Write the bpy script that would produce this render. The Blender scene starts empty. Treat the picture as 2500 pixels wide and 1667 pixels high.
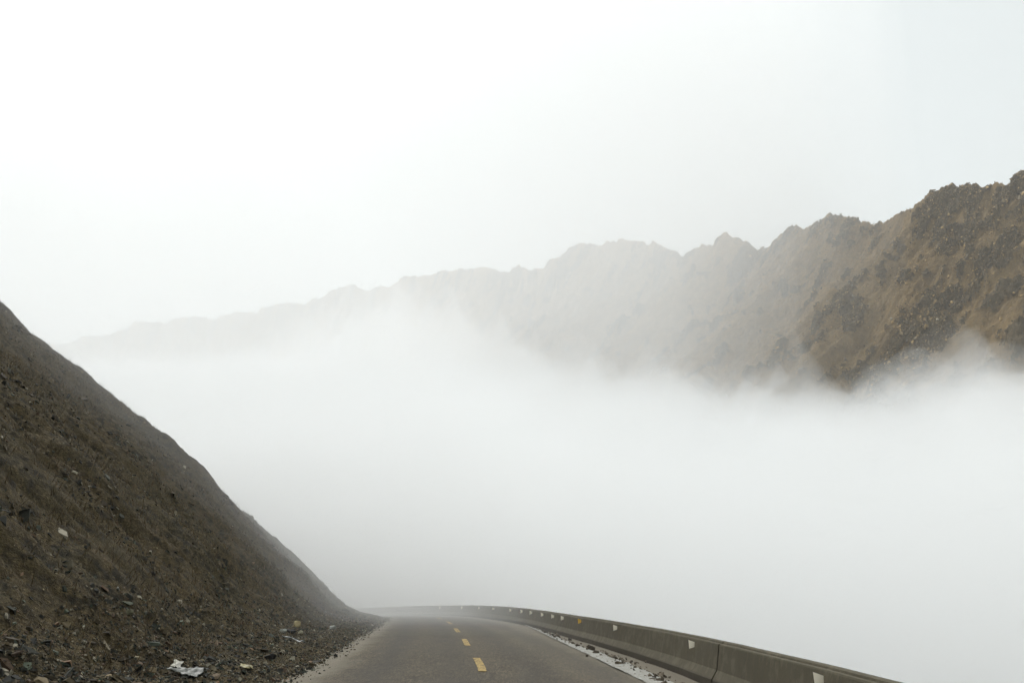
import bpy, bmesh, math, random
import numpy as np
from mathutils import Vector
R = math.radians
S = bpy.context.scene
COL = S.collection

# ------------------------------------------------------------------ camera
EYE = 1.65
cam = bpy.data.cameras.new("camera"); camo = bpy.data.objects.new("camera", cam); COL.objects.link(camo)
cam.lens = 35.0; cam.sensor_width = 36.0; cam.clip_start = 0.1; cam.clip_end = 20000
camo.location = (0, 0, EYE); camo.rotation_euler = (R(90 + 14.02), 0, 0)
S.camera = camo

# ------------------------------------------------------------------ sky and sun
SUN_EL, SUN_AZ = 50, -28            # degrees; azimuth measured from +Y towards +X
W = bpy.data.worlds.new("World"); S.world = W; W.use_nodes = True
wn, wl = W.node_tree.nodes, W.node_tree.links
bg = wn["Background"]
sky = wn.new("ShaderNodeTexSky"); sky.sky_type = 'NISHITA'; sky.sun_disc = False
sky.sun_elevation = R(SUN_EL); sky.sun_rotation = R(SUN_AZ); sky.air_density = 1.0; sky.dust_density = 6.0; sky.ozone_density = 1.0
hs = wn.new("ShaderNodeHueSaturation"); hs.inputs["Saturation"].default_value = 0.18
mx = wn.new("ShaderNodeMix"); mx.data_type = 'RGBA'; mx.inputs[0].default_value = 0.70
mx.inputs[7].default_value = (6.95, 7.65, 7.68, 1)          # the even white of the overcast
wl.new(sky.outputs[0], hs.inputs["Color"]); wl.new(hs.outputs[0], mx.inputs[6]); wl.new(mx.outputs[2], bg.inputs[0])
bg.inputs[1].default_value = 0.097
sun = bpy.data.lights.new("sun", 'SUN'); sun.energy = 2.0; sun.angle = R(18); sun.color = (1, .98, .95)
suno = bpy.data.objects.new("sun", sun); COL.objects.link(suno)
sd = Vector((math.sin(R(SUN_AZ)) * math.cos(R(SUN_EL)), math.cos(R(SUN_AZ)) * math.cos(R(SUN_EL)), math.sin(R(SUN_EL))))
suno.rotation_euler = sd.to_track_quat('Z', 'Y').to_euler(); suno.location = (0, 0, 60)

S.view_settings.view_transform = 'Standard'; S.view_settings.look = 'None'
S.view_settings.exposure = 0.30; S.view_settings.gamma = 1.0
S.render.engine = 'CYCLES'
cy = S.cycles
cy.max_bounces = 18; cy.volume_bounces = 18; cy.diffuse_bounces = 3; cy.transparent_max_bounces = 32
cy.use_denoising = True; cy.use_adaptive_sampling = True; cy.adaptive_threshold = 0.03; cy.sample_clamp_indirect = 4

# ------------------------------------------------------------------ noise
_rng = np.random.RandomState(7)
_P = np.tile(_rng.permutation(512), 3)
_G = _rng.uniform(0, 2 * np.pi, 1536); _GX, _GY = np.cos(_G), np.sin(_G)
def perlin(x, y, seed=0):
    x = np.asarray(x, float) + seed * 17.31; y = np.asarray(y, float) + seed * 9.73
    xi, yi = np.floor(x).astype(int), np.floor(y).astype(int)
    xf, yf = x - xi, y - yi
    u, v = xf ** 3 * (xf * (xf * 6 - 15) + 10), yf ** 3 * (yf * (yf * 6 - 15) + 10)
    def g(a, b, fx, fy):
        h = _P[(_P[a & 511] + b) & 511]
        return _GX[h] * fx + _GY[h] * fy
    a = g(xi, yi, xf, yf); b = g(xi + 1, yi, xf - 1, yf); c = g(xi, yi + 1, xf, yf - 1); d = g(xi + 1, yi + 1, xf - 1, yf - 1)
    return ((a + u * (b - a)) * (1 - v) + (c + u * (d - c)) * v) * 1.5
def fbm(x, y, o=4, seed=0, gain=.5):
    s, a, f = 0, 1.0, 1.0
    for k in range(o):
        s = s + a * perlin(x * f, y * f, seed + k * 3); a *= gain; f *= 2.03
    return s
def ridged(x, y, o=4, seed=0, gain=.5):
    s, a, f = 0, 1.0, 1.0
    for k in range(o):
        s = s + a * (1 - 2 * np.abs(perlin(x * f, y * f, seed + k * 3))); a *= gain; f *= 2.03
    return s
def sstep(a, b, x):
    t = np.clip((x - a) / (b - a), 0, 1); return t * t * (3 - 2 * t)

# ------------------------------------------------------------------ helpers
def np_mesh(name, verts, quads, mat, smooth=True, attrs=None, colors=None, uv=None):
    me = bpy.data.meshes.new(name)
    verts = np.asarray(verts, np.float32); quads = np.asarray(quads, np.int32); k = quads.shape[1]
    me.vertices.add(len(verts)); me.vertices.foreach_set("co", verts.ravel())
    me.loops.add(quads.size); me.loops.foreach_set("vertex_index", quads.ravel())
    me.polygons.add(len(quads)); me.polygons.foreach_set("loop_start", np.arange(0, quads.size, k, dtype=np.int32))
    me.polygons.foreach_set("loop_total", np.full(len(quads), k, np.int32))
    me.polygons.foreach_set("use_smooth", np.full(len(quads), smooth))
    for n, a in (attrs or {}).items():
        at = me.attributes.new(n, 'FLOAT', 'POINT'); at.data.foreach_set("value", np.asarray(a, np.float32).ravel())
    if colors is not None:
        at = me.attributes.new("tint", 'FLOAT_COLOR', 'POINT')
        c = np.ones((len(verts), 4), np.float32); c[:, :3] = colors; at.data.foreach_set("color", c.ravel())
    me.materials.append(mat); me.update(calc_edges=True); me.validate()
    o = bpy.data.objects.new(name, me); COL.objects.link(o)
    return o
def grid_quads(n, m, off=0):                       # n rows of m points
    i = np.arange(n - 1)[:, None] * m + np.arange(m - 1)[None, :]
    return (np.stack([i, i + 1, i + m + 1, i + m], -1).reshape(-1, 4) + off)
def tag(o, label=None, cat=None, group=None, kind=None):
    if label: o["label"] = label
    if cat: o["category"] = cat
    if group: o["group"] = group
    if kind: o["kind"] = kind
    return o
def empty(name, loc=(0, 0, 0)):
    o = bpy.data.objects.new(name, None); o.location = loc; o.empty_display_size = .2; COL.objects.link(o); return o

class Mat:
    def __init__(s, name, rough=.9, spec=.25):
        s.m = bpy.data.materials.new(name); s.m.use_nodes = True
        s.n, s.l = s.m.node_tree.nodes, s.m.node_tree.links
        s.b = s.n["Principled BSDF"]; s.b.inputs["Roughness"].default_value = rough
        s.b.inputs["Specular IOR Level"].default_value = spec
        s.geo = s.n.new("ShaderNodeNewGeometry").outputs["Position"]
    def vec(s, scale=(1, 1, 1), rot=(0, 0, 0), src=None):
        mp = s.n.new("ShaderNodeMapping"); mp.inputs["Scale"].default_value = scale; mp.inputs["Rotation"].default_value = rot
        s.l.new(src or s.geo, mp.inputs[0]); return mp.outputs[0]
    def noise(s, scale, detail=4, rough=.55, vec=None, dist=0, swing=0):
        t = s.n.new("ShaderNodeTexNoise"); t.inputs["Scale"].default_value = scale; t.inputs["Detail"].default_value = detail
        t.inputs["Roughness"].default_value = rough; t.inputs["Distortion"].default_value = dist
        s.l.new(vec or s.geo, t.inputs["Vector"])
        if not swing: return t.outputs[0]
        mr = s.n.new("ShaderNodeMapRange"); mr.inputs[1].default_value = .5 - swing; mr.inputs[2].default_value = .5 + swing
        s.l.new(t.outputs[0], mr.inputs[0]); return mr.outputs[0]
    def voro(s, scale, vec=None, out="Color", feat='F1'):
        t = s.n.new("ShaderNodeTexVoronoi"); t.feature = feat; t.inputs["Scale"].default_value = scale
        s.l.new(vec or s.geo, t.inputs["Vector"]); return t.outputs[out]
    def ramp(s, src, stops, interp='LINEAR'):
        r = s.n.new("ShaderNodeValToRGB"); r.color_ramp.interpolation = interp
        e = r.color_ramp.elements
        while len(e) < len(stops): e.new(.5)
        for k, (p, c) in enumerate(stops):
            e[k].position = p; e[k].color = (c, c, c, 1) if isinstance(c, (int, float)) else (*c, 1)
        s.l.new(src, r.inputs[0]); return r.outputs[0]
    def mix(s, f, a, b, mode='MIX'):
        m = s.n.new("ShaderNodeMix"); m.data_type = 'RGBA'; m.blend_type = mode
        for v, i in ((f, 0), (a, 6), (b, 7)):
            if isinstance(v, (int, float)): m.inputs[i].default_value = v if i == 0 else (v, v, v, 1)
            elif isinstance(v, tuple): m.inputs[i].default_value = (*v, 1)
            else: s.l.new(v, m.inputs[i])
        return m.outputs[2]
    def math(s, op, a, b=0.0):
        m = s.n.new("ShaderNodeMath"); m.operation = op
        for v, i in ((a, 0), (b, 1)):
            if isinstance(v, (int, float)): m.inputs[i].default_value = v
            else: s.l.new(v, m.inputs[i])
        return m.outputs[0]
    def attr(s, name, out="Fac"):
        a = s.n.new("ShaderNodeAttribute"); a.attribute_name = name; return a.outputs[out]
    def color(s, c): s.l.new(c, s.b.inputs["Base Color"]) if not isinstance(c, tuple) else setattr(s.b.inputs["Base Color"], "default_value", (*c, 1))
    def bump(s, h, dist, strength=1.0):
        b = s.n.new("ShaderNodeBump"); b.inputs["Distance"].default_value = dist; b.inputs["Strength"].default_value = strength
        s.l.new(h, b.inputs["Height"]); s.l.new(b.outputs[0], s.b.inputs["Normal"])
def volume_mat(name, density, color=(.998, 1, 1), aniso=.3):
    m = bpy.data.materials.new(name); m.use_nodes = True; n = m.node_tree.nodes; n.clear()
    out = n.new("ShaderNodeOutputMaterial"); v = n.new("ShaderNodeVolumePrincipled")
    v.inputs["Color"].default_value = (*color, 1); v.inputs["Density"].default_value = density
    v.inputs["Anisotropy"].default_value = aniso
    m.node_tree.links.new(v.outputs[0], out.inputs["Volume"]); return m

# ------------------------------------------------------------------ plan of the road (metres; camera at the origin looking along +Y)
OUT = np.array([(3.5, -60), (3.45, -20), (3.45, 0), (3.50, 9), (3.54, 14), (3.46, 19), (3.22, 24), (2.66, 31), (2.0, 37.5), (1.22, 45), (.25, 52.5),
                (-1.05, 60), (-3.0, 70), (-6.0, 80), (-11, 90), (-18.5, 97.5), (-28, 101.5), (-45, 104), (-90, 104), (-200, 100)], float)
INN = np.array([(-4.2, -60), (-4.2, -20), (-4.2, 0), (-4.22, 10), (-4.36, 18), (-4.5, 22), (-4.78, 26), (-5.25, 32), (-5.72, 38), (-6.2, 45), (-6.8, 52.5),
                (-7.45, 60), (-8.8, 70), (-11.2, 78), (-15.5, 85.5), (-22, 91.5), (-30, 94.6), (-46, 97), (-90, 97), (-200, 93)], float)
def spline(pts, per=24):
    P = np.vstack([2 * pts[0] - pts[1], pts, 2 * pts[-1] - pts[-2]]); out = []
    for i in range(1, len(P) - 2):
        p0, p1, p2, p3 = P[i - 1:i + 3]
        t = np.linspace(0, 1, per, endpoint=False)[:, None]
        out.append(.5 * (2 * p1 + (p2 - p0) * t + (2 * p0 - 5 * p1 + 4 * p2 - p3) * t ** 2 + (3 * p1 - p0 - 3 * p2 + p3) * t ** 3))
    return np.vstack(out + [pts[-1:]])
outer, inner = spline(OUT), spline(INN)
def arclen(c): return np.concatenate([[0], np.cumsum(np.linalg.norm(np.diff(c, axis=0), axis=1))])
def road_z(y, x=0):                                  # level, then easing down past the bend
    y = np.asarray(y, float); x = np.asarray(x, float)
    run = np.clip(y - 52, 0, None) + np.clip(-x - 8, 0, None) * .6
    return -.00034 * np.minimum(run, 60) ** 2 - np.clip(run - 60, 0, None) * .04
def near_dist(px, py, curve):                        # signed distance to a curve running away from the camera; positive on its right
    sh = np.shape(px); px, py = np.ravel(px), np.ravel(py)
    best = np.full(px.shape, 1e18); sgn = np.ones(px.shape)
    c = curve[::4]
    for i in range(len(c) - 1):
        a, b = c[i], c[i + 1]; d = b - a; L = d @ d
        t = np.clip(((px - a[0]) * d[0] + (py - a[1]) * d[1]) / L, 0, 1)
        qx, qy = px - a[0] - t * d[0], py - a[1] - t * d[1]
        q = qx * qx + qy * qy; m = q < best - 1e-9
        best[m] = q[m]; sgn[m] = np.sign(qx * d[1] - qy * d[0])[m]
    return (np.sqrt(best) * sgn).reshape(sh)

# ------------------------------------------------------------------ ground: hillside cut, shelf under the road, drop into the valley
VALLEY = -60.0
HP_D = np.array([0, .5, 1.6, 2.4, 3.4, 5, 8, 12, 16, 22, 28, 40, 70, 130, 400])
HP_Z = np.array([-.01, .10, .22, .45, 1.15, 2.6, 5.3, 8.8, 12.0, 16.7, 21.2, 30, 54, 100, 260])
def ground_z(x, y, detail=True):
    di = -near_dist(x, y, inner); do = near_dist(x, y, outer) - .75
    base = road_z(y, x)
    up = np.interp(np.clip(di, 0, None), HP_D, HP_Z)
    if detail:
        w = sstep(.2, 5, di)
        up = up + w * (.55 * perlin(x / 7.5, y / 7.5, 1) + .3 * perlin(x / 2.9, y / 2.9, 10) + -.5 * sstep(6, 20, di) * perlin(x / 22, y / 22, 2))
        # little runnels and shaly ribs, slanting down the slope
        a, b = x * .80 + y * .60, -x * .60 + y * .80
        up = up + w * (.26 * perlin(a / 2.6, b / 1.7, 3) + .16 * ridged(a / 2.1, b / .75, 3, 4) + .05 * perlin(x / .35, y / .35, 8))
        up = up + sstep(.03, .35, di) * (.045 * perlin(x / .7, y / .7, 5) + .03 * perlin(x / .22, y / .22, 6))
    dn = np.clip(do, 0, None)
    down = -dn * .85 + (sstep(1, 12, dn) * 2.5 * fbm(x / 14, y / 14, 3, 6) if detail else 0)
    z = base - .07 + np.where(di > 0, up + .075 + .10 * sstep(0, .5, di) * np.clip(perlin(x / 1.3, y / 2.1, 14) + .2, 0, 1) * (1 if detail else 0), 0) + np.where(do > 0, down, 0)
    return np.maximum(z, VALLEY + (3 * perlin(x / 60, y / 60, 9) if detail else 0))
def axis(parts):
    out = []
    for a, b, st in parts: out.append(np.arange(a, b, st))
    return np.unique(np.round(np.concatenate(out), 4))
gx = axis([(-7000, -600, 400), (-600, -120, 20), (-120, -45, 2.0), (-45, -26, .3), (-26, -3, .13), (-3, 6, .6), (6, 40, 1.2), (40, 200, 8), (200, 1000, 50), (1000, 7001, 400)])
gy = axis([(-3000, -200, 200), (-200, -10, 6), (-10, 12, .6), (12, 80, .17), (80, 120, .6), (120, 300, 5), (300, 1000, 40), (1000, 9001, 400)])
GX, GY = np.meshgrid(gx, gy)
GZ = np.zeros_like(GX)
far = (np.abs(GX) > 900) | (GY > 900) | (GY < -900)
GZ[~far] = ground_z(GX[~far], GY[~far]); GZ[far] = VALLEY
lim = np.clip(1 - (np.hypot(GX, GY) - 500) / 400, 0, 1); GZ = VALLEY + (GZ - VALLEY) * lim

m = Mat("hill_soil", .95, .15)
n1, n2 = m.noise(.35, 5), m.noise(2.3, 6, .65)
str_v = m.vec((.8, 2.6, 3.2), (0, 0, R(-37)))
n3 = m.noise(3.2, 6, .7, str_v)
c = m.mix(m.ramp(n1, [(.40, 0), (.60, 1)]), (.020, .018, .008), (.055, .038, .016))
c = m.mix(m.ramp(n3, [(.40, 0), (.66, 1)]), c, (.125, .096, .054))
bands = m.noise(.55, 5, .7, m.vec((.7, 2.0, 2.2), (0, 0, R(-37))), swing=.13)
c = m.mix(m.math('MULTIPLY', bands, .6), c, (.092, .070, .034))
c = m.mix(m.ramp(n2, [(.50, 0), (.66, .9)]), c, (.018, .017, .012))
vc = m.voro(9, str_v, "Color"); c = m.mix(.55, c, m.mix(1.0, c, m.ramp(vc, [(0, .35), (.7, 1.1), (1, 2.2)]), 'MULTIPLY'))
m.color(c); m.bump(m.mix(.5, n3, m.voro(14, str_v, "Distance")), .12, .8)
hill = np_mesh("hillside", np.stack([GX, GY, GZ], -1).reshape(-1, 3), grid_quads(len(gy), len(gx)), m.m)
tag(hill, "steep brown shale hillside falling to the left edge of the road and away beyond the barrier", kind="structure")

# ------------------------------------------------------------------ road
ri = np.linspace(0, len(outer) - 1, 900); ii = np.arange(len(outer))
ox, oy, ix_, iy = (np.interp(ri, ii, a) for a in (outer[:, 0], outer[:, 1], inner[:, 0], inner[:, 1]))
NW = 41; t = np.linspace(0, 1, NW)[None, :]
edge_wob = .05 * perlin(oy / .9, oy * 0 + 3.3, 11) + .04 * perlin(oy / .3, oy * 0 + 1.3, 12)
ex, ey = ix_ + edge_wob, iy
RX = ex[:, None] * (1 - t) + (ox[:, None] + .5) * t; RY = ey[:, None] * (1 - t) + oy[:, None] * t
RZ = road_z(RY, RX) + .02 * np.sin(t * np.pi) + .006 * perlin(RX / 2, RY / 2, 13)
m = Mat("asphalt", .86, .3)
lat = m.attr("across")
along = m.vec((1, .13, 1))
n1 = m.noise(.5, 5, .65, m.vec((2.0, .22, 1)), swing=.16); n2 = m.noise(15, 5, .85, along, swing=.15); n3 = m.noise(1.3, 5, .65, m.vec((1, .3, 1))); nf = m.noise(42, 3, .85, along, swing=.15); nm = m.noise(1.9, 6, .8, m.vec((1, .2, 1)), swing=.14)
c = m.mix(n1, (.027, .020, .011), (.082, .060, .032))
c = m.mix(m.math('MULTIPLY', m.math('MULTIPLY', n2, n2), .85), c, (.19, .152, .094)); c = m.mix(m.math('MULTIPLY', nm, .45), c, (.125, .098, .060))
c = m.mix(m.ramp(nf, [(.15, .85), (.50, 0)]), c, (.014, .012, .009))
lw = m.math('ADD', lat, m.math('MULTIPLY', m.math('SUBTRACT', n3, .5), .14))
c = m.mix(m.ramp(lw, [(0, .80), (.06, .75), (.125, .0), (.60, 0), (.78, .35), (.88, .7), (1, .7)]), c, (.20, .175, .130))
# wheel tracks polished darker, and tyre-borne dust between them
c = m.mix(m.ramp(lw, [(.12, 0), (.20, .65), (.30, .10), (.40, .55), (.50, 0), (.60, .5), (.68, .1), (.76, .45), (.84, 0)]), c, (.036, .032, .026))
cr = m.voro(.55, m.vec((1, .45, 1)), "Distance", 'DISTANCE_TO_EDGE')
c = m.mix(m.ramp(m.math('ADD', cr, m.math('MULTIPLY', m.noise(7, 4), .05)), [(.010, .6), (.026, 0)]), c, (.03, .027, .022))
m.color(c); m.bump(m.mix(.5, n2, nf), .012, .7)
road = np_mesh("road", np.stack([RX, RY, RZ], -1).reshape(-1, 3), grid_quads(len(ri), NW), m.m, attrs={"across": np.repeat(t, len(ri), 0)})
tag(road, "dusty grey-brown mountain road bending left into the fog", kind="structure")
def surf_z(x, y): return float(road_z(y, x))

# yellow centre dashes
CEN = np.array([(-.1, 2), (-.28, 12), (-.40, 16), (-.61, 21.62), (-.88, 25.78), (-1.34, 31.48), (-1.64, 35.57), (-2.13, 41.31), (-2.53, 45.96), (-3.0, 51.15),
                (-3.47, 55.32), (-4.25, 61.5), (-4.85, 65.6), (-6.6, 74), (-8.6, 80), (-12.5, 87), (-18, 92.5), (-27, 97), (-45, 100)], float)
cen = spline(CEN); cl = arclen(cen)
m = Mat("yellow_paint", .8, .3)
n2 = m.noise(16, 5, .85, m.vec((1, .3, 1)), swing=.18); n1 = m.noise(9, 5, .7)
c = m.mix(n1, (.32, .215, .055), (.46, .32, .10))
c = m.mix(m.ramp(n2, [(.50, 0), (.68, .9)]), c, (.08, .062, .038)); m.color(c)
YEL = m.m
def at(curve, L, s):
    return np.array([np.interp(s, L, curve[:, 0]), np.interp(s, L, curve[:, 1])])
s0 = np.interp(21.62, cen[:, 1][:260], cl[:260])
for k in range(-2, 6):
    a = s0 + k * 9.9; n = 28; ss = np.linspace(a, a + 4.2, n); vs = []
    for j, s in enumerate(ss):
        p, q = at(cen, cl, s), at(cen, cl, s + .05); d = (q - p) / np.linalg.norm(q - p); nr = np.array([d[1], -d[0]])
        w = .088
        for side, sd_ in ((-1, 21), (1, 31)):
            o = w * side + .010 * float(perlin(s * 4, sd_, sd_)) + .006 * float(perlin(s * 13, sd_, sd_))
            e = .05 * float(perlin(side * 3.3, k * 1.7, 40)) * (1 if j in (0, n - 1) else 0)
            x, y = p + nr * o + d * e
            tt = .5
            vs.append((x, y, surf_z(x, y) + .028 + .006))
    o = np_mesh("road_marking", vs, [(2 * j, 2 * j + 1, 2 * j + 3, 2 * j + 2) for j in range(n - 1)], YEL, False)
    tag(o, kind="structure")

# ------------------------------------------------------------------ concrete barrier
OL = arclen(outer)
def s_at_y(y): return float(np.interp(y, outer[:450, 1], OL[:450])) if y < 95 else 0
sA = s_at_y(-12); sB = s_at_y(18.3); sC = s_at_y(40.4); sD = s_at_y(62.3)
m = Mat("barrier_concrete", .88, .25)
n1 = m.noise(1.1, 5, .6); n2 = m.noise(7, 6, .7, m.vec((1, 1, .45))); n3 = m.noise(60, 3, .7)
c = m.mix(n1, (.066, .057, .036), (.118, .102, .066))
c = m.mix(m.ramp(n2, [(.42, 0), (.62, .75)]), c, (.075, .068, .046)); c = m.mix(m.ramp(m.noise(3.1, 5, .7), [(.50, 0), (.60, .5)]), c, (.16, .138, .092))
c = m.mix(m.ramp(n3, [(.45, 0), (.7, .5)]), c, (.14, .122, .082))
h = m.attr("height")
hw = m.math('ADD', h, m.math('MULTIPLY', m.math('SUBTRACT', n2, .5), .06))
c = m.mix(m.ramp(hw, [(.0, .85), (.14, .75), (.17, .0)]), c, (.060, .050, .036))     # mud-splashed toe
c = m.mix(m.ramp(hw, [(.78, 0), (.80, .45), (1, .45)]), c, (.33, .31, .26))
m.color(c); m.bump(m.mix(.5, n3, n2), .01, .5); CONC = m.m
PROF = [(.0, -.12), (.0, .135), (.015, .16), (.10, .30), (.165, .715), (.175, .735), (.215, .742), (.228, .736), (.238, .765), (.26, .775), (.325, .775), (.345, .76), (.50, -.25)]
def barrier(sa, sb, name, label):
    root = empty(name, (*at(outer, OL, sa), surf_z(*at(outer, OL, sa))))
    tag(root, label, "barrier", "concrete barrier sections along the drop")
    n = max(8, int((sb - sa) / .35)); ss = np.linspace(sa + .035, sb - .035, n); rows, hs_ = [], []
    for s in ss:
        p, q = at(outer, OL, s), at(outer, OL, s + .2); d = (q - p) / np.linalg.norm(q - p); nr = np.array([d[1], -d[0]])
        z0 = surf_z(*p)
        for (px, pz) in PROF:
            wob = .010 * float(perlin(s / 1.3, pz * 2, 51)) + .004 * float(perlin(s / .4, pz * 5, 52))
            x, y = p + nr * (px + wob)
            rows.append((x, y, z0 + pz + .006 * float(perlin(s / 3.1, 4.4, 53)) * (pz > .5))); hs_.append(pz)
    k = len(PROF); V = np.array(rows) - np.array(root.location)
    Q = grid_quads(n, k)
    V2 = list(V)
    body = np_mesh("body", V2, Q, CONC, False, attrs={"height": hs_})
    # close the two ends
    bm = bmesh.new(); bm.from_mesh(body.data); bm.verts.ensure_lookup_table()
    bm.faces.new([bm.verts[j] for j in range(k)][::-1]); bm.faces.new([bm.verts[(n - 1) * k + j] for j in range(k)])
    bm.to_mesh(body.data); bm.free()
    body.parent = root
    return root
b1 = barrier(sA, sB, "concrete_barrier", "nearest concrete barrier section, in front of the widest dark joint")
b2 = barrier(sB, sC, "concrete_barrier", "concrete barrier section between two joints that carries the yellow reflector")
b3 = barrier(sC, sD, "concrete_barrier", "pale concrete barrier section curving away beyond the yellow reflector, with a row of reflectors")
b4 = barrier(sD, s_at_y(90) + 26, "concrete_barrier", "last concrete barrier section, almost lost in fog round the bend")

md_ = Mat("joint_dark", .95, .1); md_.color((.012, .011, .009))
def joint(s, root):                                    # dark inset added so bright fog does not show through the gap
    vs = []
    for q_ in (s - .05, s + .05):
        p, q = at(outer, OL, q_), at(outer, OL, q_ + .2); d = (q - p) / np.linalg.norm(q - p); nr_ = np.array([d[1], -d[0]])
        for (px, pz) in PROF: vs.append((*(p + nr_ * (px * .93 + .016)), surf_z(*p) + pz - .02))
    k = len(PROF); bm = bmesh.new(); w = [bm.verts.new(Vector(v) - root.location) for v in vs]
    for i in range(k): bm.faces.new([w[i], w[(i + 1) % k], w[k + (i + 1) % k], w[k + i]])
    bm.faces.new(w[:k][::-1]); bm.faces.new(w[k:]); me = bpy.data.meshes.new("added_joint_inset"); bm.to_mesh(me); bm.free(); me.materials.append(md_.m)
    o = bpy.data.objects.new("added_joint_inset", me); COL.objects.link(o); o.parent = root
joint(sB, b2); joint(sC, b3); joint(sD, b4)
mw = Mat("reflector_white", .45, .5); mw.color((.95, .86, .70))
my = Mat("reflector_yellow", .4, .5); my.color((.80, .46, .02))
mg = Mat("reflector_bracket", .6, .4); mg.color((.06, .055, .05))
def reflector(y, mat, root, label=None):
    s = s_at_y(y)
    p, q = at(outer, OL, s), at(outer, OL, s + .2); d = (q - p) / np.linalg.norm(q - p); nr = np.array([d[1], -d[0]])
    z0 = surf_z(*p) + .62; fx = .150                       # where the face of the barrier is at that height
    u = -nr                                                # sticks out towards the road, face to the traffic
    def V(a, zz, dd): w = p + nr * fx + u * a + d * (dd + .45 * zz); return Vector((w[0], w[1], z0 + zz)) - root.location
    poly = [(-.01, .05), (.02, .06), (.105, .09), (.112, -.07), (.03, -.05), (-.01, -.035)]
    def slab(name, pts, t0, t1, mt, parent):
        bm = bmesh.new(); f = [bm.verts.new(V(a, zz, t0)) for a, zz in pts]; g = [bm.verts.new(V(a, zz, t1)) for a, zz in pts]
        bm.faces.new(f); bm.faces.new(g[::-1])
        for i in range(len(pts)): bm.faces.new([f[i], g[i], g[(i + 1) % len(pts)], f[(i + 1) % len(pts)]])
        bmesh.ops.recalc_face_normals(bm, faces=bm.faces)
        me = bpy.data.meshes.new(name); bm.to_mesh(me); bm.free(); me.materials.append(mt)
        o = bpy.data.objects.new(name, me); COL.objects.link(o); o.parent = parent; return o
    r = slab("reflector", poly, -.004, .006, mat, root)
    if label: r["label"] = label
    slab("bracket", [(-.02, .03), (.03, .03), (.03, -.055), (-.02, -.055)], .0065, .03, mg.m, r)
for y in (5.0, 12.4): reflector(y, mw.m, b1)
for y in (20.3, 29.2): reflector(y, mw.m, b2)
reflector(35.4, my.m, b2, "yellow reflector")
reflector(39.3, mw.m, b2)
for y in (41.9, 45.0, 48.6, 51.6, 55.2, 60.8): reflector(y, mw.m, b3)
for y in (66.5, 72.5, 79): reflector(y, mw.m, b4)

# ------------------------------------------------------------------ strip of dirty old snow and grit at the foot of the barrier
STI = spline(np.array([(2.5, 8), (2.47, 14), (2.43, 19.2), (2.18, 23.3), (1.98, 27.5), (1.67, 32.2), (1.30, 38.5), (.93, 45), (.32, 53.9)], float))
STO = spline(np.array([(3.10, 8), (3.08, 14), (3.05, 19.2), (2.84, 23.3), (2.48, 27.5), (2.02, 32.2), (1.58, 38.5), (1.12, 45), (.44, 53.9)], float))
li = arclen(STI); n = int(li[-1] / .05); M = 22
uu = np.linspace(0, 1, n); SI = np.array([np.interp(uu * li[-1], li, STI[:, k]) for k in (0, 1)]).T; SO = np.array([np.interp(uu * li[-1], li, STO[:, k]) for k in (0, 1)]).T
tt = np.linspace(0, 1, M)[None, :, None]
SP = SI[:, None] * (1 - tt) + SO[:, None] * tt
X, Y = SP[..., 0], SP[..., 1]; tv = tt[..., 0]
dens = 1.22 - np.abs(tv * 2 - .80) ** 2 * .95 + .55 * perlin(Y / 1.5, X / .3, 61) + .5 * perlin(Y / .5, X / .16, 62) + .25 * perlin(Y / .12, X / .1, 63)
dens = dens - .55 * sstep(.45, .9, tv) * sstep(34, 22, Y) + .2 * sstep(30, 42, Y)
th = np.clip(dens, -.3, .8)
Z = road_z(Y, X) + .012 + .035 * th
idx = grid_quads(n, M); keep = (th.ravel()[idx].mean(1) > 0.12); q = idx[keep]
m = Mat("old_snow", .8, .3)
n1 = m.noise(22, 5, .7); n2 = m.noise(4, 4)
nd = m.noise(2.6, 6, .75, swing=.18); c = m.mix(n2, (.36, .36, .33), (.52, .52, .48)); c = m.mix(m.math('MULTIPLY', nd, .75), c, (.19, .17, .135)); c = m.mix(m.ramp(n1, [(.50, 0), (.62, .8)]), c, (.13, .11, .085)); m.color(c); m.bump(n1, .02)
used = np.unique(q); remap = np.full(n * M, -1); remap[used] = np.arange(len(used))
sn = np_mesh("snow", np.stack([X, Y, Z], -1).reshape(-1, 3)[used], remap[q], m.m)
tag(sn, "broken strip of dirty white snow and grit along the foot of the barrier", "snow", kind="stuff")

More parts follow.
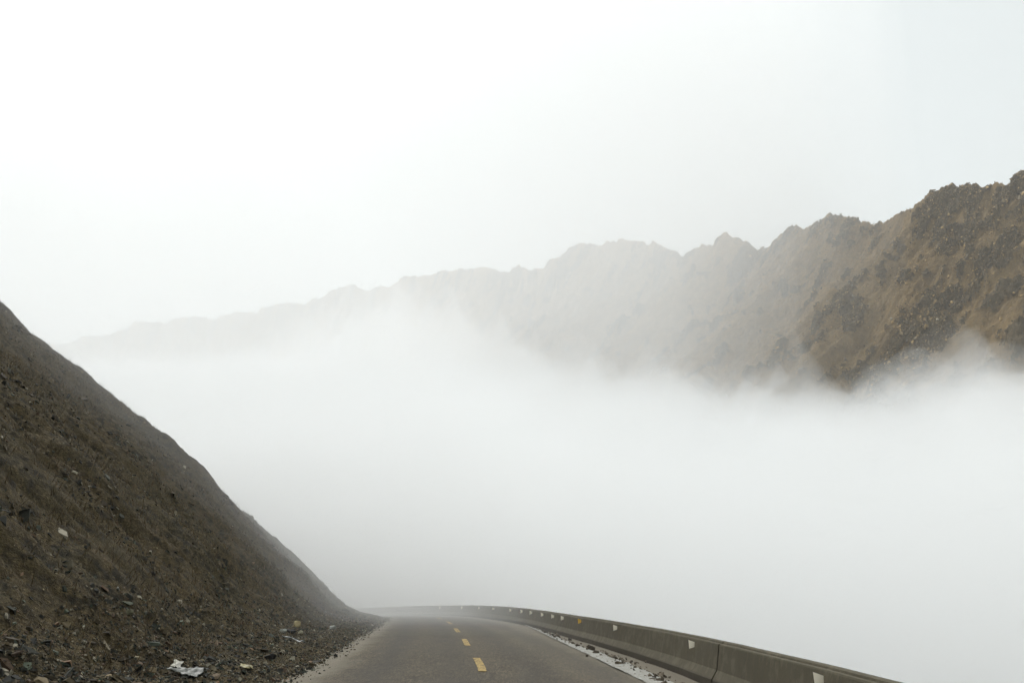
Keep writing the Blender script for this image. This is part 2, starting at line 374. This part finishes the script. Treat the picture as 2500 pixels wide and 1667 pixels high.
# ------------------------------------------------------------------ loose stones: many small slabs in one mesh
def slab_field(name, P, size, flat, tints, seed, dirn=None, thick=.22, mat=None):
    """each stone is an irregular flattened five-sided slab"""
    g = np.random.RandomState(seed); N = len(P); K = 5
    ang = np.linspace(0, 2 * np.pi, K, endpoint=False)[None, :] + g.uniform(-.45, .45, (N, K)) + g.uniform(0, 6.28, (N, 1))
    rad = g.uniform(.6, 1.15, (N, K))
    U = rad * np.cos(ang) * 1.0; Vv = rad * np.sin(ang) * g.uniform(.35, .9, (N, 1))
    ax = g.normal(0, 1, (N, 3))
    nrm = flat + g.normal(0, .55, (N, 3)); nrm /= np.linalg.norm(nrm, axis=1, keepdims=True)
    if dirn is not None: ax = dirn + ax * .45
    e1 = ax - (ax * nrm).sum(1, keepdims=True) * nrm; e1 /= np.linalg.norm(e1, axis=1, keepdims=True); e2 = np.cross(nrm, e1)
    sz = size[:, None]; hh = sz * thick * g.uniform(.5, 1.6, (N, 1))
    top = P[:, None] + (U * sz)[..., None] * e1[:, None] + (Vv * sz)[..., None] * e2[:, None] + (hh)[..., None] * nrm[:, None]
    topin = top + g.normal(0, .07, top.shape) * sz[..., None]
    bot = P[:, None] + (U * sz * 1.12)[..., None] * e1[:, None] + (Vv * sz * 1.12)[..., None] * e2[:, None] - (hh)[..., None] * nrm[:, None]
    V = np.concatenate([topin, bot], 1).reshape(-1, 3)
    tris = []
    b = np.arange(N)[:, None] * 10
    for i in range(1, K - 1): tris.append(np.concatenate([b, b + i, b + i + 1], 1))
    for i in range(K):
        j = (i + 1) % K
        tris.append(np.concatenate([b + i, b + K + i, b + K + j], 1)); tris.append(np.concatenate([b + i, b + K + j, b + j], 1))
    T = np.concatenate(tris)
    C = np.repeat(tints, 10, 0)
    return np_mesh(name, V, T, mat, False, colors=C)
m = Mat("loose_stone", .85, .3)
c = m.mix(1.0, m.attr("tint", "Color"), m.ramp(m.noise(11, 5, .7), [(.3, .65), (.7, 1.3)]), 'MULTIPLY'); m.color(c); STONE = m.m
def normals_at(x, y, e=.4):
    dzx = (ground_z(x + e, y, False) - ground_z(x - e, y, False)) / (2 * e); dzy = (ground_z(x, y + e, False) - ground_z(x, y - e, False)) / (2 * e)
    nn = np.stack([-dzx, -dzy, np.ones_like(dzx)], 1); return nn / np.linalg.norm(nn, axis=1, keepdims=True)
g = np.random.RandomState(11)
def palette(N, g, pale=.06):
    base = np.array([(.046, .046, .036), (.092, .070, .040), (.140, .108, .060), (.060, .070, .050), (.160, .105, .066), (.22, .185, .115)])
    w = np.array([.28, .25, .17, .15, .09, .06]); ch = g.choice(len(base), N, p=w)
    c = base[ch] * g.uniform(.5, 1.5, (N, 1)) * .72 * np.where(g.rand(N, 1) < .12, 1.9, .85)
    pl = g.rand(N) < pale; c[pl] = np.array([.30, .27, .20]) * g.uniform(.6, 1.2, (pl.sum(), 1)); return c
N = 150000
yy = 12 + 70 * g.rand(N) ** 1.25; dd = .9 + 34 * g.rand(N) ** 1.15
ixy = np.interp(yy, inner[:340, 1], inner[:340, 0])
xx = ixy - dd; patch = fbm(xx / 5 + yy / 9, yy / 4, 3, 71)
keep = (patch + g.normal(0, .25, N)) > .02; xx, yy, dd = xx[keep], yy[keep], dd[keep]; N = len(xx)
zz = ground_z(xx, yy); nr = normals_at(xx, yy)
size = np.clip(.040 * np.exp(g.normal(0, .62, N)), .012, .24) * (.6 + .5 * sstep(-.3, .7, fbm(xx / 3 + 4, yy / 3, 2, 75)))
fall = np.array([.75, -.25, -.55])[None] + np.zeros((N, 1))
scree = slab_field("scree", np.stack([xx, yy, zz + .01], 1), size, nr, palette(N, g, .03), 12, fall, .16, STONE)
tag(scree, "slabby brown and grey shale rubble covering the left slope", "scree", kind="stuff")
N = 42000
yy = 14 + 56 * g.rand(N) ** 1.3; dd = -.10 - .5 * np.exp(-g.rand(N) * 4) + 3.6 * g.rand(N)
xx = np.interp(yy, inner[:340, 1], inner[:340, 0]) - dd; zz = np.maximum(ground_z(xx, yy), road_z(yy, xx) + .004)
size = np.clip(.016 * np.exp(g.normal(0, .6, N)), .006, .09)
grav = slab_field("gravel", np.stack([xx, yy, zz + .004], 1), size, np.array([[0, 0, 1.]]), palette(N, g, .07), 13, None, .4, STONE)
tag(grav, "small grey and tan gravel on the verge beside the pale road edge", "gravel", kind="stuff")
# dark clods and grit lying in and beside the snow strip
N = 620
k = g.randint(0, n, N); tq = g.normal(.72, .30, N)
Pp = SI[k] * (1 - tq[:, None]) + SO[k] * tq[:, None]; yy = Pp[:, 1]; xx = Pp[:, 0]
mgd = (xx < np.interp(yy, outer[:340, 1], outer[:340, 0]) - .03); xx, yy = xx[mgd], yy[mgd]; N = len(xx)
dirt = slab_field("dirt", np.stack([xx, yy, road_z(yy, xx) + .03], 1), np.clip(.028 * np.exp(g.normal(0, .6, N)), .01, .12), np.array([[0, 0, 1.]]),
                  np.array([(.075, .060, .042)]) * g.uniform(.6, 2.2, (N, 1)), 14, np.array([[-.1, 1, 0.]]), .35, STONE)
tag(dirt, "dark clods and grit scattered in the snow strip by the barrier", "dirt", kind="stuff")

# dry grass on the slope: many short blades in one mesh
N = 90000
yy = 14 + 62 * g.rand(N) ** 1.1; dd = 1.6 + 34 * g.rand(N)
xx = np.interp(yy, inner[:340, 1], inner[:340, 0]) - dd
pt = fbm(xx / 3.5, yy / 3.5, 3, 81); kp = pt + g.normal(0, .25, N) > .02; xx, yy = xx[kp], yy[kp]; N = len(xx); zz = ground_z(xx, yy)
h_ = g.uniform(.06, .24, N); an = g.uniform(0, 6.28, N); w_ = g.uniform(.006, .016, N)
P0 = np.stack([xx, yy, zz - .01], 1); side = np.stack([np.cos(an), np.sin(an), 0 * an], 1) * w_[:, None]
lean = np.stack([g.normal(.25, .4, N), g.normal(-.1, .4, N), np.ones(N)], 1) * h_[:, None]
V = np.stack([P0 - side, P0 + side, P0 + lean + side * .2, P0 + lean - side * .2], 1).reshape(-1, 3)
tn = np.repeat(np.array([(.12, .088, .050)]) * g.uniform(.5, 1.5, (N, 1)) * np.array([1, 1, 1]), 4, 0)
gr = np_mesh("grass", V, np.arange(N * 4).reshape(-1, 4), STONE, False, colors=tn)
tag(gr, "sparse short dry brown grass on the left slope", "grass", kind="stuff")

# ------------------------------------------------------------------ rocks one can point to
def rock(x, y, r, col, label, squash=(1, 1, .7), seed=0, rz=0., name="rock", cat="rock", sink=.25):
    bm = bmesh.new(); bmesh.ops.create_icosphere(bm, subdivisions=3, radius=1)
    gg = random.Random(seed)
    planes = [(Vector((gg.gauss(0, 1), gg.gauss(0, 1), gg.gauss(0, 1))).normalized(), gg.uniform(.38, .72)) for _ in range(13)]
    for v in bm.verts:
        for (pn, pd) in planes:                       # chip flat faces off a round stone
            dq = v.co.dot(pn) - pd
            if dq > 0: v.co -= pn * dq
        v.co *= 1 + .05 * float(perlin(v.co.x * 3 + seed, v.co.y * 3 + v.co.z * 2, 91))
        v.co = Vector((v.co.x * squash[0], v.co.y * squash[1], v.co.z * squash[2])) * r
    me = bpy.data.meshes.new(name); bm.to_mesh(me); bm.free()
    mm = Mat(name + "_stone", .85, .3); nn = mm.noise(9 / max(r, .05) * .3, 5, .7)
    mm.color(mm.mix(nn, tuple(v * .65 for v in col), tuple(min(1, v * 1.3) for v in col))); mm.bump(nn, r * .15, .6); me.materials.append(mm.m)
    o = bpy.data.objects.new(name, me); COL.objects.link(o)
    z = float(ground_z(np.array([x]), np.array([y]))[0]); o.location = (x, y, z + r * squash[2] * (1 - sink) * .6); o.rotation_euler = (gg.uniform(-.3, .3), gg.uniform(-.3, .3), rz)
    tag(o, label, cat); return o
def ray_hit(px, py):                                  # design-time helper: where a spot of the photograph lies on the slope
    f, pch = 2352 * 35 / 36, R(14.02)
    a, b = (px - 1176) / f, -(py - 784) / f
    d = np.array([a, math.cos(pch) - b * math.sin(pch), math.sin(pch) + b * math.cos(pch)])
    ts = np.linspace(10, 90, 1600); P = d[None] * ts[:, None]; zz = ground_z(P[:, 0], P[:, 1]); k = int(np.argmax(P[:, 2] + EYE < zz)); return P[k, 0], P[k, 1]
RK = [((682, 1440), .27, (.42, .34, .18), "square yellowish boulder on the verge, largest of the pale stones", (1.15, .9, .8), 1),
      ((690, 1457), .15, (.42, .38, .26), "small cream stone just below the square yellowish boulder", (.8, 1.2, .7), 2),
      ((650, 1453), .17, (.34, .35, .31), "whitish rounded stone left of the yellowish boulder", (1, .8, .8), 3),
      ((668, 1453), .30, (.018, .018, .018), "black lump standing in for the shaded hollow between the whitish stone and the cream stone", (1.2, .9, .5), 4),  # shade of a hollow between the stones, put in as a black lump
      ((765, 1443), .24, (.33, .34, .31), "pale grey lump at the foot of the slope near the bend", (1.3, 1, .6), 5),
      ((497, 1572 - 12), .17, (.20, .15, .10), "tan rounded stone at the bottom edge among dark gravel", (1, 1, .75), 6),
      ((497, 1482), .12, (.30, .22, .15), "pinkish upright stone low on the slope", (.8, .8, 1.1), 7),
      ((290, 1390), .22, (.13, .135, .10), "grey-green flat slab in the middle of the dark slope", (1.2, 1, .5), 8),
      ((296, 1414), .20, (.15, .145, .09), "olive blocky stone under the grey-green slab", (1, .8, .8), 9),
      ((413, 1385), .14, (.36, .32, .24), "small bright cream stone on the slope above the litter", (1, .7, .7), 10),
      ((270, 1355), .14, (.24, .23, .20), "light grey splinter on the dark slope", (1.4, .5, .6), 11),
      ((620, 1515), .20, (.022, .020, .018), "black angular stone on the gravel near the road edge", (1.3, .9, .7), 12),
      ((725, 1527), .24, (.05, .043, .034), "low dark brown clod touching the pale road edge", (1.7, .8, .45), 13),
      ((1213, 1438), .10, (.70, .70, .66), "white lump of ice at the start of the snow strip", (1.4, 1, .7), 14),
      ]
for (pxy, r, col, lab, sq, sd_) in RK:
    x, y = ray_hit(*pxy)
    rock(x, y, r * (.62 if pxy[0] < 500 else .8), col, lab, sq, sd_, rz=sd_ * 1.3)

def crumpled(name, cat, pxy, w, l, label, col, seed, amp=.05):
    x, y = ray_hit(*pxy); n, k = 26, 18
    u, v = np.meshgrid(np.linspace(-1, 1, n), np.linspace(-1, 1, k)); aa = np.arctan2(v, u)
    rr = 1 + .38 * perlin(np.cos(aa) * 1.6, np.sin(aa) * 1.6, seed)
    X, Y = x + u * w * rr / 2, y + v * l * rr / 2
    Z = ground_z(X, Y) + .035 + amp * (ridged(X / .3, Y / .3, 3, seed) * .6 + .5)
    V = np.stack([X, Y, Z], -1).reshape(-1, 3)
    mm = Mat(name + "_sheet", .5, .4); nn = mm.noise(8, 4); mm.color(mm.mix(mm.ramp(nn, [(.4, 0), (.65, 1)]), col, tuple(c * .35 for c in col)))
    o = np_mesh(name, V - np.array([x, y, 0]), grid_quads(k, n), mm.m); o.location = (x, y, 0)
    md = o.modifiers.new("thickness", 'SOLIDIFY'); md.thickness = .006
    return tag(o, label, cat)
crumpled("plastic_sheet", "litter", (432, 1556), .46, .6, "torn grey-white plastic sheet crumpled among stones at the bottom edge", (.12, .125, .105), 101, .06)
crumpled("plastic_wrapper", "litter", (673, 1470), .55, .35, "thin white plastic wrapper lying on the verge below the boulders", (.75, .76, .74), 102, .02)
crumpled("paper_scrap", "litter", (405, 1536), .16, .3, "small bright white scrap above the torn plastic sheet", (.42, .40, .31), 103, .03)
crumpled("paper_scrap", "litter", (567, 1535), .22, .3, "small yellow scrap on the dark gravel right of the plastic sheet", (.30, .25, .08), 104, .03)

# ------------------------------------------------------------------ mountain across the valley
RID = np.array([(-900, 830), (-500, 815), (-60, 800), (150, 790), (190, 771), (250, 768), (285, 755), (305, 742), (330, 737), (380, 740), (410, 730), (450, 725), (490, 733), (540, 716), (590, 716), (600, 705), (660, 692),
  (690, 700), (715, 690), (755, 672), (765, 665), (800, 653), (815, 652), (830, 664), (855, 665), (870, 657), (890, 660), (900, 650), (930, 634), (950, 637), (1000, 625), (1060, 618), (1120, 613), (1150, 627),
  (1170, 620), (1190, 609), (1220, 621), (1250, 610), (1265, 597), (1285, 590), (1310, 570), (1345, 557), (1370, 560), (1400, 558), (1425, 548), (1470, 556), (1485, 560), (1500, 554), (1520, 566), (1570, 588),
  (1590, 572), (1610, 565), (1635, 566), (1645, 545), (1665, 536), (1700, 550), (1745, 573), (1760, 570), (1790, 545), (1820, 517), (1835, 520), (1848, 525), (1870, 515), (1900, 495), (1920, 489), (1960, 500),
  (1990, 510), (2030, 512), (2060, 495), (2100, 470), (2130, 445), (2140, 432), (2155, 445), (2165, 432), (2180, 430), (2187, 416), (2200, 430), (2230, 424), (2236, 420), (2252, 430), (2290, 421), (2310, 425),
  (2336, 412), (2341, 392), (2360, 390), (2420, 375), (2500, 345), (2700, 300), (3000, 260), (3400, 240)], float)
DEP = np.array([(-900, 3600), (-60, 3000), (200, 2700), (600, 2050), (1000, 1550), (1400, 1150), (1750, 880), (2050, 720), (2352, 610), (2500, 560), (3000, 420), (3400, 330)], float)
f_, pch = 2352 * 35 / 36, R(14.02)
xs = np.concatenate([np.linspace(-900, 0, 90, endpoint=False), np.linspace(0, 1200, 330, endpoint=False), np.linspace(1200, 2460, 900, endpoint=False), np.linspace(2460, 3400, 160)])
ys = np.interp(xs, RID[:, 0], RID[:, 1])
a, b = (xs - 1176) / f_, -(ys - 784) / f_
dy, dz = math.cos(pch) - b * math.sin(pch), math.sin(pch) + b * math.cos(pch)
D = np.interp(xs, DEP[:, 0], DEP[:, 1]); D = np.convolve(np.pad(D, 20, 'edge'), np.ones(41) / 41, 'valid')
T_ = D / dy; CX, CY, CZ = a * T_, D, EYE + dz * T_
# ridge height noise: small crags
u_len = np.concatenate([[0], np.cumsum(np.hypot(np.diff(CX), np.diff(CY)))])
CZ = CZ + (D / 700) * (2.0 * perlin(xs / 17, xs * 0, 201) + 2.2 * np.abs(perlin(xs / 6, xs * 0 + 5, 202)) + 1.2 * np.abs(perlin(xs / 2.6, xs * 0 + 8, 203))) - 1.2 * D / 700
# direction in which the slope falls: towards the lower left on the near part, towards the camera far off
ang = np.interp(xs, [-900, 600, 1300, 1700, 2050, 2300, 2600, 3400], [R(-86), R(-84), R(-116), R(-146), R(-152), R(-148), R(-146), R(-150)])
FX, FY = np.cos(ang), np.sin(ang)
ROW = 400; back = 14
tv = np.concatenate([-np.linspace(1, 0, back, endpoint=False) ** 1.5 * 120, np.linspace(0, 1, ROW) ** 1.15 * 400])   # metres downslope in plan at the near end
sc = (D / 700) ** .85
Tm, _ = np.meshgrid(tv, xs, indexing='ij'); SC = np.repeat(sc[None], len(tv), 0)
run = Tm * SC
X0 = CX[None] + FX[None] * run; Y0 = CY[None] + FY[None] * run
fall_ = np.where(Tm >= 0, Tm * .86 + 16 * (1 - np.exp(-np.abs(Tm) / 14)), -Tm * .9)
Z0 = CZ[None] - fall_ * SC * (CZ[None] + 60) / (CZ[None] + 60)
UL = np.repeat(u_len[None], len(tv), 0); Tn = Tm
wcr = sstep(0, 45, Tm)                                # keep the skyline, grow relief below it
rel = 16 * ridged(UL / 190 + Tn / 900, Tn / 500, 3, 211) * sstep(5, 160, Tm) + 7 * fbm(UL / 40 + Tn / 200, Tn / 85, 3, 212) * wcr
lump = (4.2 * fbm(UL / 17, Tn / 24, 4, 213) + 1.3 * ridged(UL / 5.5, Tn / 13, 3, 214)) * sstep(0, 12, np.abs(Tm))
# rock outcrops: ribs running down the slope, more of them at the crest and towards the near end
rk = .75 * fbm(UL / 42 + Tn / 120, Tn / 80, 3, 221) + .8 * fbm(UL / 11, Tn / 24, 4, 222)
near = np.repeat(np.interp(xs, [600, 1300, 1900, 2080, 2180, 2340, 3400], [-.15, -.05, -.14, -.08, .14, .36, .36])[None], len(tv), 0)
rk = rk + near + .50 * np.exp(-np.abs(Tm) / 20) - .24
rock_m = sstep(.12, .42, rk)
crag = rock_m * (1.6 * ridged(UL / 9, Tn / 26, 4, 231) + 1.0 * ridged(UL / 3.4, Tn / 8, 3, 232) + .6) * sstep(-1, 6, np.abs(Tm))
Z0 = Z0 + rel * SC + lump * SC + crag * np.minimum(SC, 1.6)
X0 = X0 + FX[None] * crag * .8; Y0 = Y0 + FY[None] * crag * .8
m = Mat("mountain_slope", .95, .12)
rm = m.attr("rock")
cv = m.n.new("ShaderNodeCombineXYZ"); m.l.new(m.attr("along"), cv.inputs[0]); m.l.new(m.attr("down"), cv.inputs[1]); sv = cv.outputs[0]
n1 = m.noise(.012, 5, .6, swing=.2); n2 = m.noise(.07, 6, .7, swing=.2); n3 = m.noise(.22, 6, .8, swing=.16); n4 = m.noise(.55, 4, .8, swing=.16)
st = m.noise(1, 6, .7, m.vec((.10, .022, 1), src=sv), 1.2, swing=.18); st2 = m.noise(1, 5, .75, m.vec((.42, .07, 1), (0, 0, R(12)), src=sv), .8, swing=.2)
g1 = m.mix(n1, (.50, .325, .135), (.66, .45, .21))
g1 = m.mix(m.math('MULTIPLY', st, .75), g1, (.24, .165, .078))
g1 = m.mix(m.math('MULTIPLY', st2, .45), g1, (.37, .27, .15))
g1 = m.mix(m.math('MULTIPLY', m.math('MULTIPLY', n3, n2), .9), g1, (.14, .10, .052))
g1 = m.mix(m.math('MULTIPLY', m.math('MULTIPLY', n4, n4), .5), g1, (.34, .26, .16))
r1 = m.mix(st2, (.125, .095, .050), (.36, .275, .155))
r1 = m.mix(m.math('MULTIPLY', n4, .55), r1, (.165, .142, .100)); r1 = m.mix(m.math('MULTIPLY', n3, .35), r1, (.12, .082, .042))
e1 = m.math('ADD', m.math('MULTIPLY', m.math('SUBTRACT', n3, .5), .55), m.math('MULTIPLY', m.math('SUBTRACT', n4, .5), .45))
e1 = m.math('ADD', e1, m.math('MULTIPLY', m.math('SUBTRACT', st2, .5), .35))
mask = m.ramp(m.math('ADD', rm, e1), [(.32, 0), (.66, 1)])
c = m.mix(mask, g1, r1)
pal = m.ramp(m.voro(.14, None, "Distance"), [(.03, 1), (.09, 0)])
c = m.mix(m.math('MULTIPLY', pal, m.ramp(n1, [(.5, 0), (.56, .6)])), c, (.38, .35, .28))
m.color(c); m.bump(m.mix(.5, n3, m.mix(.5, n4, st2)), 3.0, 1.0)
mt = np_mesh("mountain", np.stack([X0, Y0, Z0], -1).reshape(-1, 3), grid_quads(len(tv), len(xs))[:, ::-1], m.m, attrs={"rock": rock_m, "down": Tm, "along": UL})
gm = np.random.RandomState(77)
sel = (Tm > -1) & (Tm < 230) & (np.repeat(xs[None], len(tv), 0) > 1150) & (np.repeat(xs[None], len(tv), 0) < 2600)
wt = np.where(sel, (.22 + .8 * rock_m + .8 * np.clip(fbm(UL / 30, Tn / 40, 3, 241), 0, 1) ** 2) * SC ** 1.5, 0).ravel(); wt /= wt.sum()
NR = 100000; pk_ = gm.choice(wt.size, NR, p=wt)
PP = np.stack([X0, Y0, Z0], -1).reshape(-1, 3)[pk_] + gm.normal(0, .5, (NR, 3)) * [1, 1, .2]
rks = rock_m.ravel()[pk_]
szz = np.clip(.44 * np.exp(gm.normal(0, .45, NR)), .2, 1.5) * (.8 + .4 * rks)
base_c = np.where((gm.rand(NR) < .25 + .6 * rks)[:, None], np.array([(.175, .130, .068)]), np.array([(.44, .30, .135)])) * gm.uniform(.6, 1.35, (NR, 1))
pale_ = gm.rand(NR) < .008; base_c[pale_] = (.42, .37, .28)
nrm_ = np.stack([np.repeat(FX[None], len(tv), 0).ravel()[pk_], np.repeat(FY[None], len(tv), 0).ravel()[pk_], np.full(NR, .9)], 1)
crm = slab_field("crag_rubble", PP, szz, nrm_, base_c, 78, np.array([[0, 0, -.6]]) + np.stack([FX, FY, 0 * FX], 1)[pk_ % len(xs)], .28, STONE)
tag(crm, "broken grey rock and grass tussocks strewn over the mountain slope", "rubble", kind="stuff")
tag(mt, "long craggy mountain ridge of golden grass and grey rock across the fog", kind="structure")

# ------------------------------------------------------------------ air: even haze, a thin cloud on the far slopes, the fog bank filling the valley
bpy.ops.mesh.primitive_cube_add(size=1)
hz = bpy.context.object; hz.name = "haze"; hz.data.name = "haze"
hz.scale = (15500, 13500, 1100); hz.location = (0, 3000, -80 + 550)
hz.data.materials.append(volume_mat("haze_air", .00018))
tag(hz, "thin even haze over the whole valley", "haze", kind="stuff")

def fog_body(name, x0, x1, y0, y1, nx, ny, top, density, label, bottom=-75., warp=None, cat="fog"):
    u = np.linspace(-1, 1, nx); u = (.35 * u + .65 * u ** 3) * .5 + .5 if warp is None else u * .5 + .5; v = np.linspace(0, 1, ny) ** 1.8
    Xg, Yg = np.meshgrid(x0 + (x1 - x0) * u, y0 + (y1 - y0) * v)
    if warp is not None: Xg, Yg = warp(Xg, Yg)
    Tz = np.maximum(top(Xg, Yg), bottom + 1.0)
    A = np.stack([Xg, Yg, Tz], -1).reshape(-1, 3); B = np.stack([Xg, Yg, np.full_like(Tz, bottom)], -1).reshape(-1, 3); o_ = nx * ny
    Q = [grid_quads(ny, nx), grid_quads(ny, nx, o_)[:, ::-1]]
    r = np.arange(nx); c_ = np.arange(ny) * nx
    for e, fl in ((r, 0), (r + (ny - 1) * nx, 1), (c_, 1), (c_ + nx - 1, 0)):
        q_ = np.stack([e[:-1], e[:-1] + o_, e[1:] + o_, e[1:]], -1); Q.append(q_[:, ::-1] if fl else q_)
    o = np_mesh(name, np.concatenate([A, B]), np.concatenate(Q), volume_mat(name + "_vapour", density))
    return tag(o, label, cat, kind="stuff")
def topf(slope, y0, amp, seed, bumps=(), peak=0.):
    def f(X, Y):
        t = np.clip(Y - y0, 0, None); prof = slope * t
        prof = prof * (1 - .10 * sstep(.05, -.25, X / np.maximum(Y, 1)) + -.14 * sstep(-.08, .14, X / np.maximum(Y, 1)) + .17 * sstep(.38, .50, X / np.maximum(Y, 1)) )
        pk = peak * np.minimum(t, 550) * np.clip(fbm(X / 48, Y / 80, 4, seed + 9) - .10, 0, None) ** 1.1 * 1.25
        nz = pk + amp * (.028 * np.minimum(t, 650)) * (fbm(X / 120, Y / 150, 3, seed) + 1.0 * fbm(X / 34, Y / 44, 3, seed + 5) + .55 * fbm(X / 13, Y / 17, 2, seed + 6))
        z = prof + nz - .5
        for (bx, by, br, bh) in bumps: z = z + bh * np.exp(-((X - bx) ** 2 + (Y - by) ** 2) / br ** 2)
        return z
    return f
LAY = [(.248, 24, 1.2, 301, .0035), (.222, 36, 1.5, 311, .0090), (.196, 62, 1.2, 321, .024)]
for k, (sl, y0, am, sdd, dn) in enumerate(LAY):
    fog_body("fog_bank", -1500 + 7 * k, 1100 - 9 * k, y0, 2600 - 31 * k, 300, 260,
             topf(sl, y0, am, sdd, [(-95, 1000, 90, 70 - 10 * k), (-210, 1100, 120, 50), (160, 560, 40, 14), (300, 520, 55, 16)], peak=(.02, .06, .05)[k]), dn,
             ["thin outer mist of the fog bank", "soft upper body of the fog bank", "dense heart of the fog bank filling the valley"][k], bottom=-75. - k)
# thin cloud lying over the far left slopes
def edge_x(Y): return np.interp(Y, [60, 100, 450, 600, 680, 900, 1300, 3300], [-6, 10, 105, 205, 262, 300, 330, 600])
for k, (off, wob) in enumerate([(-.02, 361), (.075, 391)]):
    def cwarp(X, Y, off=off, wob=wob):
        t = (X + 2400) / 2400.0
        e = edge_x(Y) + off * Y + .03 * Y * fbm(Y / 170, Y * 0 + 2.2, 3, wob)
        return -2400 + t * (e + 2400), Y
    fog_body("low_cloud", -2400, 0, 78 + 9 * k, 1060 - 30 * k, 40, 90, lambda X, Y: 75 + .60 * Y + 30 * perlin(X / 200, Y / 200, 395), .00068,
             ["thin veil of cloud over the distant left slopes", "outer fold of the thin cloud over the middle slopes"][k],
             bottom=-80. - k, warp=cwarp, cat="cloud")

# mist clinging round the spur and along the bend of the road
def mound(cx, cy, rx, ry, hgt, seed):
    def f(X, Y):
        r2 = ((X - cx) / rx) ** 2 + ((Y - cy) / ry) ** 2
        return -6 + (hgt + 6) * np.clip(1 - r2, 0, 1) ** 1.3 + .16 * hgt * fbm(X / 14, Y / 14, 3, seed) * np.clip(1 - r2, 0, 1)
    return f
fog_body("mist", -95, 60, 34, 150, 70, 70, mound(-16, 96, 80, 62, 15, 401), .012, "low mist lying over the bend of the road", bottom=-60.5, cat="mist")
fog_body("mist", -90, 20, 28, 120, 70, 70, mound(-34, 74, 46, 50, 40, 402), .0062, "light mist clinging to the edge of the left slope", bottom=-60.8, cat="mist")
